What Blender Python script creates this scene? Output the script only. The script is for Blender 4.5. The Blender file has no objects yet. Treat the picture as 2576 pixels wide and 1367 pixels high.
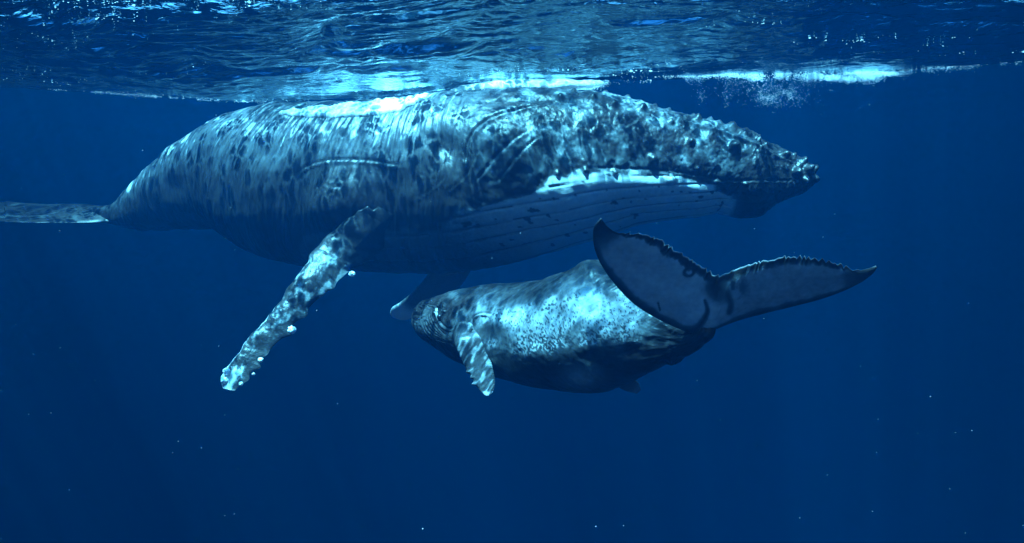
import bpy, math, random
import numpy as np
from mathutils import Vector
rad = math.radians
S = bpy.context.scene
COL = S.collection

# ------------------------------------------------------------------ camera, light, exposure
PITCH = rad(11.9)
F = 1678.0                                   # focal length in pixels of a 2576 px wide picture
cam_d = bpy.data.cameras.new("camera"); cam = bpy.data.objects.new("camera", cam_d); COL.objects.link(cam)
cam.location = (0, 0, 0); cam.rotation_euler = (math.pi/2 - PITCH, 0, 0)
cam_d.sensor_width = 36; cam_d.lens = 36*F/2576; cam_d.clip_start = 0.05; cam_d.clip_end = 1500
S.camera = cam

SUN_DIR = Vector((-0.20, -0.15, 0.95)).normalized()          # towards the sun
w = bpy.data.worlds.new("World"); S.world = w; w.use_nodes = True
nt = w.node_tree; nt.nodes.clear()
o_ = nt.nodes.new('ShaderNodeOutputWorld'); bg = nt.nodes.new('ShaderNodeBackground'); sky = nt.nodes.new('ShaderNodeTexSky')
sky.sky_type = 'NISHITA'; sky.sun_disc = False
sky.sun_elevation = math.asin(SUN_DIR.z); sky.sun_rotation = math.atan2(SUN_DIR.x, SUN_DIR.y)
bg.inputs['Strength'].default_value = 0.05
nt.links.new(sky.outputs[0], bg.inputs[0]); nt.links.new(bg.outputs[0], o_.inputs[0])
sd = bpy.data.lights.new("sun", 'SUN'); sun = bpy.data.objects.new("sun", sd); COL.objects.link(sun)
sd.energy = 5.0; sd.angle = rad(0.5); sd.color = (1.0, 0.97, 0.93)
sun.rotation_euler = SUN_DIR.to_track_quat('Z', 'Y').to_euler(); sun.location = (-5, -10, 20)
S.view_settings.view_transform = 'Standard'; S.view_settings.look = 'None'
S.view_settings.exposure = 3.5; S.view_settings.gamma = 1
c = S.cycles
S.render.engine = 'CYCLES'
c.max_bounces = 6; c.diffuse_bounces = 2; c.glossy_bounces = 3; c.transmission_bounces = 4; c.volume_bounces = 1
c.transparent_max_bounces = 8; c.caustics_reflective = False; c.caustics_refractive = False
c.sample_clamp_indirect = 4.0

WATER_DENSITY = 0.022
rng = np.random.default_rng(7); random.seed(7)

# ------------------------------------------------------------------ numeric helpers
RIGHT = np.array([1.0, 0, 0]); FWD = np.array([0, math.cos(PITCH), -math.sin(PITCH)]); UPV = np.array([0, math.sin(PITCH), math.cos(PITCH)])
def unp(px, py, D):
    px = np.asarray(px, float)[..., None]; py = np.asarray(py, float)[..., None]; D = np.asarray(D, float)[..., None]
    return D*(FWD + (px-1288)/F*RIGHT + (683.5-py)/F*UPV)
def _h(ix, iy, iz, seed):
    n = (ix.astype(np.int64)*374761393 + iy.astype(np.int64)*668265263 + iz.astype(np.int64)*2147483647 + seed*974711) & 0xffffffff
    n = ((n ^ (n >> 13))*1274126177) & 0xffffffff
    n = ((n ^ (n >> 16))*2246822519) & 0xffffffff
    return ((n ^ (n >> 15)) & 0xffffff)/float(0xffffff)
def noise(x, y, z=0.0, seed=0):
    x, y, z = np.broadcast_arrays(np.asarray(x, float), np.asarray(y, float), np.asarray(z, float))
    ix = np.floor(x); iy = np.floor(y); iz = np.floor(z)
    fx = x-ix; fy = y-iy; fz = z-iz
    fx = fx*fx*(3-2*fx); fy = fy*fy*(3-2*fy); fz = fz*fz*(3-2*fz)
    r = 0
    for a in (0, 1):
        for b in (0, 1):
            for d in (0, 1):
                wgt = (fx if a else 1-fx)*(fy if b else 1-fy)*(fz if d else 1-fz)
                r = r + wgt*_h(ix+a, iy+b, iz+d, seed)
    return r*2-1
def fbm(x, y, z=0.0, oct=4, seed=0, gain=.5):
    r = 0; a = 1; s = 0
    for k in range(oct):
        r = r + a*noise(np.asarray(x)*2**k+k*17.3, np.asarray(y)*2**k+k*9.1, np.asarray(z)*2**k+k*4.7, seed+k); s += a; a *= gain
    return r/s
def ridge(x, y, z=0.0, oct=3, seed=0):
    r = 0; a = 1; s = 0
    for k in range(oct):
        n = 1-np.abs(noise(np.asarray(x)*2**k+k*7.3, np.asarray(y)*2**k+k*3.1, np.asarray(z)*2**k, seed+k)); r = r+a*n*n; s += a; a *= .5
    return r/s
def sst(a, b, x):
    t = np.clip((x-a)/(b-a), 0, 1); return t*t*(3-2*t)
def smooth1(v, n):
    k = np.hanning(n+2)[1:-1]; k /= k.sum()
    return np.convolve(np.pad(v, n//2, mode='edge'), k, mode='same')[n//2:-(n//2)]
def seg_field(X, Y, pts):
    """distance to a polyline, side (>0 above/left of travel), and position 0..1 along it"""
    best = np.full(X.shape, 1e9); side = np.zeros(X.shape); tt = np.zeros(X.shape)
    pts = np.array(pts, float)
    # resample smoothly
    n = len(pts); t = np.arange(n); tf = np.linspace(0, n-1, (n-1)*5+1)
    P = np.stack([np.interp(tf, t, pts[:, k]) for k in (0, 1)], 1)
    if len(P) > 9:
        Q = P.copy()
        for _ in range(4): Q[1:-1] = (P[:-2]+P[1:-1]*2+P[2:])/4; P = Q.copy()
    m = len(P)-1
    for i in range(m):
        a, b = P[i], P[i+1]; d = b-a; L2 = d@d+1e-9
        u = np.clip(((X-a[0])*d[0]+(Y-a[1])*d[1])/L2, 0, 1)
        dx = X-(a[0]+u*d[0]); dy = Y-(a[1]+u*d[1]); dd = np.hypot(dx, dy)
        mk = dd < best
        best = np.where(mk, dd, best); side = np.where(mk, d[0]*dy-d[1]*dx, side); tt = np.where(mk, (i+u)/m, tt)
    return best, np.sign(side), tt
def cr(t, T, V):
    """Catmull-Rom through V at T"""
    T = np.asarray(T, float); V = np.asarray(V, float); t = np.asarray(t, float)
    m = np.gradient(V, T)
    i = np.clip(np.searchsorted(T, t, side='right')-1, 0, len(T)-2)
    h = T[i+1]-T[i]; u = (t-T[i])/h
    return (2*u**3-3*u**2+1)*V[i]+(u**3-2*u**2+u)*h*m[i]+(-2*u**3+3*u**2)*V[i+1]+(u**3-u**2)*h*m[i+1]
def grid_normals(P, closed=True):
    du = np.gradient(P, axis=0)
    if closed: dv = (np.roll(P, -1, 1)-np.roll(P, 1, 1))/2
    else: dv = np.gradient(P, axis=1)
    N = np.cross(du, dv); N /= np.linalg.norm(N, axis=-1, keepdims=True)+1e-12
    return N

class Acc:
    """collects grids into one mesh with per-vertex pigment"""
    def __init__(s): s.V = []; s.Fq = []; s.Ft = []; s.A = []; s.n = 0
    def grid(s, P, attr, closed=True, cap=True):
        nu, nv = P.shape[:2]; idx = np.arange(nu*nv).reshape(nu, nv)+s.n
        if closed: a = idx[:-1]; b = np.roll(idx, -1, 1)[:-1]; c2 = np.roll(idx, -1, 1)[1:]; d = idx[1:]
        else: a = idx[:-1, :-1]; b = idx[:-1, 1:]; c2 = idx[1:, 1:]; d = idx[1:, :-1]
        s.Fq.append(np.stack([a, d, c2, b], -1).reshape(-1, 4))
        s.V.append(P.reshape(-1, 3)); s.A.append(attr.reshape(nu*nv, -1)); s.n += nu*nv
        if closed and cap:
            for e, flip in ((0, False), (nu-1, True)):
                s.V.append(P[e].mean(0)[None]); s.A.append(attr[e].mean(0)[None]); ci = s.n; s.n += 1
                r = idx[e]; r2 = np.roll(r, -1); cc = np.full(nv, ci)
                s.Ft.append(np.stack([cc, r, r2] if not flip else [cc, r2, r], -1))
    def mesh(s, name, attrs):
        V = np.concatenate(s.V).astype(np.float32); q = np.concatenate(s.Fq) if s.Fq else np.zeros((0, 4), int)
        t = np.concatenate(s.Ft) if s.Ft else np.zeros((0, 3), int)
        return mesh_np(name, V, q, t, np.concatenate(s.A), attrs)
def mesh_np(name, V, q, t=None, A=None, attrs=(), smooth=True):
    if t is None: t = np.zeros((0, 3), int)
    m = bpy.data.meshes.new(name)
    m.vertices.add(len(V)); m.vertices.foreach_set('co', np.asarray(V, np.float32).ravel())
    loops = np.concatenate([q.ravel(), t.ravel()]).astype(np.int32)
    m.loops.add(len(loops)); m.loops.foreach_set('vertex_index', loops)
    st = np.concatenate([np.arange(len(q))*4, len(q)*4+np.arange(len(t))*3]).astype(np.int32)
    tot = np.concatenate([np.full(len(q), 4), np.full(len(t), 3)]).astype(np.int32)
    m.polygons.add(len(st)); m.polygons.foreach_set('loop_start', st); m.polygons.foreach_set('loop_total', tot)
    m.polygons.foreach_set('use_smooth', np.full(len(st), smooth))
    m.update(calc_edges=True); m.validate()
    for k, an in enumerate(attrs):
        a = m.attributes.new(an, 'FLOAT', 'POINT'); a.data.foreach_set('value', np.ascontiguousarray(A[:, k], dtype=np.float32))
    return m
def link(name, mesh, mat=None, parent=None):
    o = bpy.data.objects.new(name, mesh); COL.objects.link(o)
    if mat: mesh.materials.append(mat)
    if parent:
        o.parent = parent; o.matrix_parent_inverse = parent.matrix_world.inverted() if False else o.matrix_parent_inverse
    return o
def tag(o, label=None, cat=None, group=None, kind=None):
    if label: o['label'] = label
    if cat: o['category'] = cat
    if group: o['group'] = group
    if kind: o['kind'] = kind
def bump_blob(P_uv, c2, r, amp, p=2.0):
    d2 = ((P_uv[0]-c2[0])**2+(P_uv[1]-c2[1])**2)/(r*r)
    return amp*np.exp(-d2**(p/2)*1.6)

# ------------------------------------------------------------------ materials
def newmat(name):
    m = bpy.data.materials.new(name); m.use_nodes = True; t = m.node_tree
    for n in list(t.nodes): t.nodes.remove(n)
    return m, t
def N(t, kind, **kw):
    n = t.nodes.new('ShaderNode'+kind)
    for k, v in kw.items():
        if k.startswith('i_'):
            key = k[2:]; n.inputs[int(key) if key.isdigit() else key.replace('_', ' ')].default_value = v
        else: setattr(n, k, v)
    return n
def skin_mat(name, dark, mid, white, rough=.42, spec=.35, bump=.004, bscale=60):
    """pigment (0 dark .. 1 white) and tone attributes give skin colours with light and shade painted in"""
    m, t = newmat(name); L = t.links
    out = N(t, 'OutputMaterial'); b = N(t, 'BsdfPrincipled'); L.new(b.outputs[0], out.inputs[0])
    at = N(t, 'Attribute', attribute_name='pigment_light')
    tc = N(t, 'TexCoord'); nz = N(t, 'TexNoise'); nz.inputs['Scale'].default_value = 26; nz.inputs['Detail'].default_value = 6
    L.new(tc.outputs['Object'], nz.inputs['Vector'])
    ad = N(t, 'Math', operation='MULTIPLY_ADD'); L.new(nz.outputs[0], ad.inputs[0]); ad.inputs[1].default_value = .24; L.new(at.outputs['Fac'], ad.inputs[2])
    sb = N(t, 'Math', operation='SUBTRACT'); L.new(ad.outputs[0], sb.inputs[0]); sb.inputs[1].default_value = .12
    r = N(t, 'ValToRGB'); L.new(sb.outputs[0], r.inputs[0])
    r.color_ramp.elements[0].color = (*dark, 1); r.color_ramp.elements[0].position = 0.0
    e = r.color_ramp.elements[1]; e.position = 1; e.color = (*white, 1)
    e = r.color_ramp.elements.new(.45); e.color = (*mid, 1)
    L.new(r.outputs[0], b.inputs['Base Color'])
    b.inputs['Roughness'].default_value = rough; b.inputs['Specular IOR Level'].default_value = spec
    n2 = N(t, 'TexNoise'); n2.inputs['Scale'].default_value = bscale; n2.inputs['Detail'].default_value = 5
    L.new(tc.outputs['Object'], n2.inputs['Vector'])
    bp = N(t, 'Bump'); bp.inputs['Distance'].default_value = bump; bp.inputs['Strength'].default_value = .8
    L.new(n2.outputs[0], bp.inputs['Height']); L.new(bp.outputs[0], b.inputs['Normal'])
    return m
M_adult = skin_mat('whale_skin', (.009, .008, .009), (.048, .062, .072), (.44, .50, .52))
M_calf = skin_mat('calf_skin', (.009, .007, .008), (.070, .084, .096), (.50, .54, .56), rough=.38, bump=.0025, bscale=90)
def plain(name, col, rough=.5, spec=.5, nscale=40, var=.3, bump=.003):
    m, t = newmat(name); L = t.links
    out = N(t, 'OutputMaterial'); b = N(t, 'BsdfPrincipled'); L.new(b.outputs[0], out.inputs[0])
    tc = N(t, 'TexCoord'); nz = N(t, 'TexNoise'); nz.inputs['Scale'].default_value = nscale; nz.inputs['Detail'].default_value = 5
    L.new(tc.outputs['Object'], nz.inputs['Vector'])
    r = N(t, 'ValToRGB'); L.new(nz.outputs[0], r.inputs[0])
    r.color_ramp.elements[0].color = (*[q*(1-var) for q in col], 1); r.color_ramp.elements[0].position = .35
    r.color_ramp.elements[1].color = (*col, 1); r.color_ramp.elements[1].position = .6
    L.new(r.outputs[0], b.inputs['Base Color']); b.inputs['Roughness'].default_value = rough; b.inputs['Specular IOR Level'].default_value = spec
    bp = N(t, 'Bump'); bp.inputs['Distance'].default_value = bump; L.new(nz.outputs[0], bp.inputs['Height']); L.new(bp.outputs[0], b.inputs['Normal'])
    return m
M_barn = plain('barnacle_shell', (.85, .87, .86), .5)
M_eye = plain('eye_gloss', (.01, .01, .012), .08, .8, bump=0)
M_speck = plain('drifting_speck', (.24, .24, .26), .6)
def bubble_glint_mat():
    m, t = newmat('bubble_glint_white'); L = t.links; out = N(t, 'OutputMaterial'); d = N(t, 'BsdfDiffuse'); d.inputs[0].default_value = (.93, .93, .95, 1)
    tl = N(t, 'BsdfTranslucent'); tl.inputs[0].default_value = (.93, .93, .95, 1); mx = N(t, 'MixShader'); mx.inputs[0].default_value = .5
    L.new(d.outputs[0], mx.inputs[1]); L.new(tl.outputs[0], mx.inputs[2]); L.new(mx.outputs[0], out.inputs[0]); return m
M_bub_glint = bubble_glint_mat()

def water_mat():
    m, t = newmat('water_surface'); L = t.links
    out = N(t, 'OutputMaterial')
    tc = N(t, 'TexCoord')
    def mapped(sx, sy, rot=0.0):
        mp = N(t, 'Mapping'); mp.inputs['Scale'].default_value = (sx, sy, 1); mp.inputs['Rotation'].default_value = (0, 0, rot)
        L.new(tc.outputs['Object'], mp.inputs['Vector']); return mp
    # caustic light put into the surface colour: a web of bright lines over dim cells
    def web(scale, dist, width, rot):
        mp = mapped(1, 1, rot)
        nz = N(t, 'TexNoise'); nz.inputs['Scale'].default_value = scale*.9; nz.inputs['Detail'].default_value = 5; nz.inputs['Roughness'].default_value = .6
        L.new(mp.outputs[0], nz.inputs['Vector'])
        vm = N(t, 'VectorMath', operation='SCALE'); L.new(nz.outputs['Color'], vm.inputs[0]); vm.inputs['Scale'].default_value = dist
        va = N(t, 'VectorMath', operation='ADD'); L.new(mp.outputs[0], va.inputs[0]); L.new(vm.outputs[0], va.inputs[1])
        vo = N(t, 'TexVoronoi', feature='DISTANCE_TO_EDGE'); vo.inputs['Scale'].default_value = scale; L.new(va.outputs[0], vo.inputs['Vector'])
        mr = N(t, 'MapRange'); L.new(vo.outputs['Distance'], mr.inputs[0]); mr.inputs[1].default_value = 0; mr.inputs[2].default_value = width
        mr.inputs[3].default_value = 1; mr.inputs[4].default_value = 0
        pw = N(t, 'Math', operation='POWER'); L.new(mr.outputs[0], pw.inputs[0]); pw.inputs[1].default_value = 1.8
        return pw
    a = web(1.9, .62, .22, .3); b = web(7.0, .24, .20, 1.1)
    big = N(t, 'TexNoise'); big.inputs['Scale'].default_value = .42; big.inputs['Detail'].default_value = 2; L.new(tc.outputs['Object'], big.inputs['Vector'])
    bm = N(t, 'MapRange'); L.new(big.outputs[0], bm.inputs[0]); bm.inputs[1].default_value = .40; bm.inputs[2].default_value = .58; bm.inputs[3].default_value = .20; bm.inputs[4].default_value = 1  # broad sun patches and shafts put into the same colour
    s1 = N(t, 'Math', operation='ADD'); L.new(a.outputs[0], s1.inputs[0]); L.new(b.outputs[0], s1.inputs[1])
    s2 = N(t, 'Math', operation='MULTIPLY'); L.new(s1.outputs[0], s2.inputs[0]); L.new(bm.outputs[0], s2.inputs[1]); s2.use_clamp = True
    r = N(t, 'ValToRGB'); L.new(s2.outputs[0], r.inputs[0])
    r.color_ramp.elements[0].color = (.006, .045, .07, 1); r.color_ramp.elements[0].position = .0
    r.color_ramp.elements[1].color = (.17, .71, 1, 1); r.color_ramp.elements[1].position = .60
    # light pool put into the surface colour: brightest around the animals
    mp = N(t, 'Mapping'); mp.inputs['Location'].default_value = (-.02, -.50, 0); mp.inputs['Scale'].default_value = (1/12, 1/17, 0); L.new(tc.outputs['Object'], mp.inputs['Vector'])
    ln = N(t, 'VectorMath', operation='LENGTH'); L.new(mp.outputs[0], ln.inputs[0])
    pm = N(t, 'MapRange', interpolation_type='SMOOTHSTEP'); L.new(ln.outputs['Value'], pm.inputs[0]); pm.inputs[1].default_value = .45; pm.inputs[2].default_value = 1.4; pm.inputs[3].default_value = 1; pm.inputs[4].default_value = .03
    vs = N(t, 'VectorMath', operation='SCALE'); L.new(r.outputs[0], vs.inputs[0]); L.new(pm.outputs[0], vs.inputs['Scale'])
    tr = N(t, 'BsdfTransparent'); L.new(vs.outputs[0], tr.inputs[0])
    # ripples
    n1 = N(t, 'TexNoise'); n1.inputs['Scale'].default_value = 15; n1.inputs['Detail'].default_value = 3; n1.inputs['Distortion'].default_value = .6
    L.new(mapped(.5, 1.3, .15).outputs[0], n1.inputs['Vector'])
    bp = N(t, 'Bump'); bp.inputs['Distance'].default_value = .016; bp.inputs['Strength'].default_value = .8; L.new(n1.outputs[0], bp.inputs['Height'])
    gl = N(t, 'BsdfGlossy'); gl.inputs['Roughness'].default_value = .05; L.new(bp.outputs[0], gl.inputs['Normal'])
    gl.inputs['Color'].default_value = (.38, .52, .60, 1)
    fr = N(t, 'Fresnel'); fr.inputs['IOR'].default_value = 1.33; L.new(bp.outputs[0], fr.inputs['Normal'])
    mx = N(t, 'MixShader'); L.new(fr.outputs[0], mx.inputs[0]); L.new(tr.outputs[0], mx.inputs[1]); L.new(gl.outputs[0], mx.inputs[2])
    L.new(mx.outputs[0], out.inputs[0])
    return m
M_water = water_mat()

# ------------------------------------------------------------------ water surface
_lx = []; _lz = []
for px, py in ((-600, 190), (0, 214), (200, 232), (400, 243), (620, 258), (800, 252), (980, 246), (1110, 232), (1250, 214), (1500, 206), (1600, 198), (1850, 190), (2100, 188), (2300, 178), (2576, 155), (3200, 120)):
    p = unp(px, py, 10.6); _lx.append(p[0]); _lz.append(p[2])
def lip(x): return np.interp(x, _lx, _lz)
LIP_Y = 10.6
def surf_base(x, y):
    z = lip(x); d = y-LIP_Y
    near = .62*(1-np.exp(-(d/4.2)**2)); far = 3.2*(1-np.exp(-(d/9)**2))
    return z+np.where(d < 0, near, far)
def surf_wave(x, y):
    n1 = fbm(x/2.4, y/1.7, .3, 2, 3)*.11
    xw = x+.5*fbm(x/1.2, y/1.2, 2, 2, 7)
    n2 = (ridge(xw/1.3+6*n1, y/.60, .7, 3, 11)-.5)*.155
    n3 = (ridge(x/.34+3*n1, y/.16, .1, 2, 21)-.5)*.025
    k = .35+.65*sst(0, 2.5, np.abs(y-LIP_Y))            # calmer where the back almost breaks the surface
    return (n1+n2)*k+n3*(.5+.5*k)
def surf_z(x, y): return surf_base(x, y)+surf_wave(x, y)
def nonuni(a, b, n, lo, hi, frac):
    """n samples of [a,b], the share frac of them inside [lo,hi]"""
    m = int(n*frac); l = int((n-m)*(lo-a)/((lo-a)+(b-hi))); r = n-m-l
    q = np.linspace(0, 1, l, endpoint=False); g = np.linspace(1, 0, r, endpoint=False)[::-1]
    return np.concatenate([a+(lo-a)*(1-(1-q)**1.8), np.linspace(lo, hi, m, endpoint=False), hi+(b-hi)*(g**1.8)])
xs = nonuni(-300, 300, 1000, -11, 11, .76); ys = nonuni(-60, 420, 640, 3.5, 13.5, .66)
X, Y = np.meshgrid(xs, ys, indexing='ij')
Z = surf_z(X, Y)
g = Acc(); g.grid(np.stack([X, Y, Z], -1), np.zeros(X.shape+(1,)), closed=False)
m = g.mesh('water_surface', ('a',))
ws = link('water_surface', m, M_water); tag(ws, kind='structure', label='rippled underside of the sea surface seen from below')

# ------------------------------------------------------------------ adult whale
def make_loft(stn, w_ratio, exp_n, T, nv, tang_smooth=9):
    """stn: dict of arrays cx, cy, h (px), D. returns P, theta"""
    C = unp(stn['cx'], stn['cy'], stn['D']); hr = stn['h']/F*stn['D']; wr = hr*w_ratio
    Tn = np.gradient(C, axis=0); Tn /= np.linalg.norm(Tn, axis=1, keepdims=True)
    for k in range(3): Tn[:, k] = smooth1(Tn[:, k], tang_smooth)
    Tn /= np.linalg.norm(Tn, axis=1, keepdims=True)
    return C, hr, wr, Tn
AT = [(170, 526), (200, 523), (240, 519), (284, 514), (300, 508), (325, 488), (350, 468), (400, 424), (450, 386), (500, 350), (550, 316), (600, 288), (650, 274), (720, 268), (800, 268), (900, 264), (1000, 258), (1100, 246), (1200, 236), (1300, 230), (1400, 230), (1500, 238), (1560, 250), (1650, 278), (1700, 292), (1750, 304), (1800, 317), (1850, 331), (1900, 347), (1950, 367), (1990, 390), (2020, 408), (2040, 424), (2052, 444)]
AB = [(170, 552), (200, 555), (240, 560), (284, 566), (300, 571), (325, 577), (350, 581), (400, 583), (460, 582), (500, 580), (540, 574), (580, 586), (620, 606), (680, 642), (740, 662), (820, 672), (900, 680), (1000, 690), (1100, 692), (1200, 680), (1300, 656), (1400, 632), (1500, 602), (1560, 584), (1600, 574), (1650, 562), (1700, 553), (1750, 546), (1800, 542), (1830, 542), (1855, 550), (1880, 557), (1895, 552), (1908, 546), (1920, 534), (1938, 522), (1965, 510), (2000, 495), (2022, 484), (2040, 470), (2052, 452)]
AD = [(0, 14.9), (170, 14.1), (284, 13.4), (400, 12.7), (600, 11.7), (800, 10.95), (1000, 10.45), (1300, 10.0), (1700, 9.7), (2060, 9.5)]
AW = [(170, 2.5), (230, 1.6), (284, .8), (400, .72), (600, .85), (800, 1.0), (1100, 1.0), (1500, 1.15), (1750, 1.15), (1850, .92), (1950, .82), (2000, 1.1), (2040, 1.5), (2052, 1.7)]
def ip(tab, x): a = np.array(tab, float); return np.interp(x, a[:, 0], a[:, 1])
NU, NV = 1150, 400
u = np.linspace(0, 1, NU)
px = 170+(2052-170)*(1-(1-u)**1.12)
px = np.clip(px, 170, 2051.9)
top = smooth1(ip(AT, px), 15); bot = smooth1(ip(AB, px), 9)
cy = smooth1((top+bot)/2, 41); 
hT = cy-top; hB = bot-cy
D = smooth1(ip(AD, px), 61)
wr = smooth1(ip(AW, px), 41)
C = unp(px, cy, D)
Tn = np.gradient(C, axis=0)
for k in range(3): Tn[:, k] = smooth1(Tn[:, k], 61)
Tn /= np.linalg.norm(Tn, axis=1, keepdims=True)
up = UPV-(Tn@UPV)[:, None]*Tn; up /= np.linalg.norm(up, axis=1, keepdims=True)
sideV = np.cross(Tn, up)
sideV *= np.sign(sideV[:, 1:2])*-1                      # towards the camera
th = np.linspace(0, 2*math.pi, NV, endpoint=False)
ct = np.cos(th); sn = np.sin(th)
ex = 2/2.25
sc = np.sign(ct)*np.abs(ct)**ex; ss = np.sign(sn)*np.abs(sn)**ex
pxg = np.repeat(px[:, None], NV, 1)
hgt = np.where(ct[None] > 0, hT[:, None]*sc[None], hB[:, None]*sc[None])
pyg = cy[:, None]-hgt
scale = (D/F)[:, None]
hm = (hT+hB)/2
P = C[:, None]+up[:, None]*(hgt*scale)[..., None]+sideV[:, None]*((hm*wr)[:, None]*scale*ss[None])[..., None]
# profile notes: rostrum is narrower on top than the jaw
Nn = grid_normals(P)
if np.mean(np.sum(Nn*(P-C[:, None]), -1)) < 0: Nn = -Nn; FLIP_A = True
else: FLIP_A = False
H = np.zeros(P.shape[:2])                               # metres of relief
def groove(pts, width, depth, lipamt=0.6, X=None, Y=None, flip=1):
    d, s, t = seg_field(X, Y, pts); taper = np.clip(np.minimum(t, 1-t)*6, 0, 1)
    return taper*(-depth*np.exp(-(d/width)**2)+lipamt*depth*np.exp(-((d*s*flip-1.6*width)/(width*1.0))**2))
GA = [([(1405, 306), (1350, 318), (1302, 341), (1271, 370), (1251, 402), (1245, 434), (1243, 462)], 4.0, .045, .5, -1),
      ([(1271, 422), (1259, 449), (1236, 481), (1212, 497), (1190, 512)], 2.0, .012, .4, -1),
      ([(1369, 371), (1330, 398), (1299, 434), (1275, 469), (1255, 491)], 2.6, .024, .4, -1),
      ([(1389, 384), (1354, 410), (1326, 441), (1306, 473), (1291, 493)], 2.6, .024, .4, -1),
      ([(870, 470), (885, 459), (905, 447), (948, 437), (996, 436), (1043, 441), (1082, 451), (1106, 449)], 2.8, .024, .7, 1),
      ([(1122, 492), (1133, 480), (1149, 472), (1165, 471), (1180, 476)], 1.8, .010, 1.0, 1),
      ([(1195, 478), (1183, 490), (1169, 500), (1152, 511), (1135, 519), (1112, 525)], 1.8, .010, 1.0, -1),
      ]
for k in range(4):
    GA.append(([(925-3*k, 500+7*k), (945, 489+6.5*k), (972, 482+6.0*k), (1000, 485+6*k)], 1.7, .009, 1.0, 1))
for pts, wd, dp, la, fl_ in GA:
    x0 = min(p[0] for p in pts)-25; x1 = max(p[0] for p in pts)+25
    i0, i1 = np.searchsorted(px, [x0, x1])
    H[i0:i1] += groove(pts, wd, dp, la, pxg[i0:i1], pyg[i0:i1], fl_)
# throat pleats
vv = (pyg-top[:, None])/(bot-top)[:, None]
yb = ip([(800, 700), (880, 602), (1000, 584), (1100, 592), (1180, 582), (1212, 548), (1330, 525), (1395, 476), (1480, 464), (1600, 459), (1700, 464), (1760, 480), (1850, 506), (1880, 520), (1900, 560), (2060, 700)], px)[:, None]
nzb = fbm(pxg/26, pyg/16, 0, 4, 5)*16
below = sst(-7, 7, pyg-yb+nzb)
pl_env = below*sst(850, 980, pxg)*(1-sst(1800, 1870, pxg))
pleatc = vv*15+fbm(pxg/300, vv*3, 0, 2, 8)*.25
pleat = np.abs(np.mod(pleatc, 1)-.5)*2
pl = np.exp(-((1-pleat)/.16)**2)
prs = sst(-.25, .25, fbm(pxg/110, np.floor(pleatc+.0)*3.7, 0, 2, 33)+.12)
H -= pl_env*pl*.020*(.3+.7*prs)
# broad flesh undulation, wrinkles running down the flank
flank = 1-sst(1150, 1300, pxg)
curv = pxg+ (pyg-420)*.16
H += flank*(ridge(curv/10, pyg/70+fbm(pxg/60, pyg/60)*.6, 0, 2, 41)-.5)*.014*sst(284, 420, pxg)*(1-.5*below)
H += flank*(fbm(curv/7.0, pyg/55, 0, 3, 47))*.018
H += fbm(pxg/90, pyg/70, 0, 3, 51)*.045
H += (1-flank)*(fbm(pxg/18, pyg/18, 0, 4, 53)*.022+fbm(pxg/5, pyg/5, 0, 2, 54)*.006)*(1-below*.8)
H += .05*sst(1330, 1420, pxg)*(1-sst(1740, 1840, pxg))*sst(-6, 22, pyg-yb)*(1-sst(40, 110, pyg-yb))
# rostrum ridges
for pts, wd, dp in (([(1500, 262), (1600, 290), (1700, 322), (1800, 342), (1900, 372), (1985, 402)], 5, -.035), ([(1540, 275), (1700, 336), (1800, 360), (1900, 392), (1980, 420)], 4, .03),
                    ([(1250, 300), (1400, 290), (1500, 305)], 12, -.03)):
    x0 = pts[0][0]-30; x1 = pts[-1][0]+30; i0, i1 = np.searchsorted(px, [x0, x1])
    H[i0:i1] -= groove(pts, wd, dp, 0, pxg[i0:i1], pyg[i0:i1])
# mouth line
i0, i1 = np.searchsorted(px, [1380, 2040])
H[i0:i1] += groove([(1400, 462), (1480, 455), (1600, 452), (1700, 455), (1780, 470), (1860, 470), (1940, 462), (2020, 462)], 3.0, .012, .4, pxg[i0:i1], pyg[i0:i1])
# jaw bulge and dark socket behind
H += bump_blob((pxg, pyg), (1320, 400), 85, .10)
H -= bump_blob((pxg, pyg), (1205, 410), 40, .09)
H += bump_blob((pxg, pyg), (985, 515), 75, .14)+bump_blob((pxg, pyg), (952, 548), 50, .15)
# tubercles
TZ = [(100, 325, 30, 1), (275, 320, 26, 1), (380, 365, 30, 1), (530, 375, 30, 1), (755, 410, 24, 1), (865, 402, 28, 1), (1065, 432, 28, 1), (815, 575, 26, 1), (1070, 580, 36, 1.1), (600, 690, 34, 1), (710, 790, 36, 1), (375, 772, 20, 1), (205, 770, 22, 1), (50, 792, 20, 1), (1000, 800, 22, .8), (1190, 810, 14, .9), (1150, 420, 26, 1.3), (1210, 430, 20, 1.2), (1280, 475, 20, 1.2), (1360, 480, 22, 1.4), (1430, 512, 24, 1.4), (1490, 538, 22, 1.3), (1510, 722, 32, 1.3), (1582, 700, 30, 1.4), (1568, 768, 26, 1.3), (1560, 645, 24, 1.2), (1640, 690, 24, 1.2), (1632, 755, 26, 1.2), (1440, 610, 28, 1), (460, 245, 22, 1.2), (345, 215, 22, 1.2), (860, 352, 20, 1.4), (955, 382, 20, 1.3), (860, 735, 18, .8), (700, 455, 24, .8), (950, 478, 20, .8), (1120, 490, 20, .8), (1330, 560, 20, .8), (1240, 520, 18, .8), (620, 300, 20, .9), (700, 335, 18, .9), (180, 240, 22, .9), (1010, 395, 18, 1.1), (1080, 400, 20, 1.2)]
tub = np.zeros_like(H)
for zx, zy, r, a in TZ:
    cx_, cy_, r_ = 1392.4+zx*.3935, 158.2+zy*.3935, r*.3935*.95
    i0, i1 = np.searchsorted(px, [cx_-3*r_, cx_+3*r_])
    bb = bump_blob((pxg[i0:i1], pyg[i0:i1]), (cx_, cy_), r_, .060*a*r/26, 2.6)
    H[i0:i1] += bb; tub[i0:i1] = np.maximum(tub[i0:i1], bb/.050)
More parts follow.
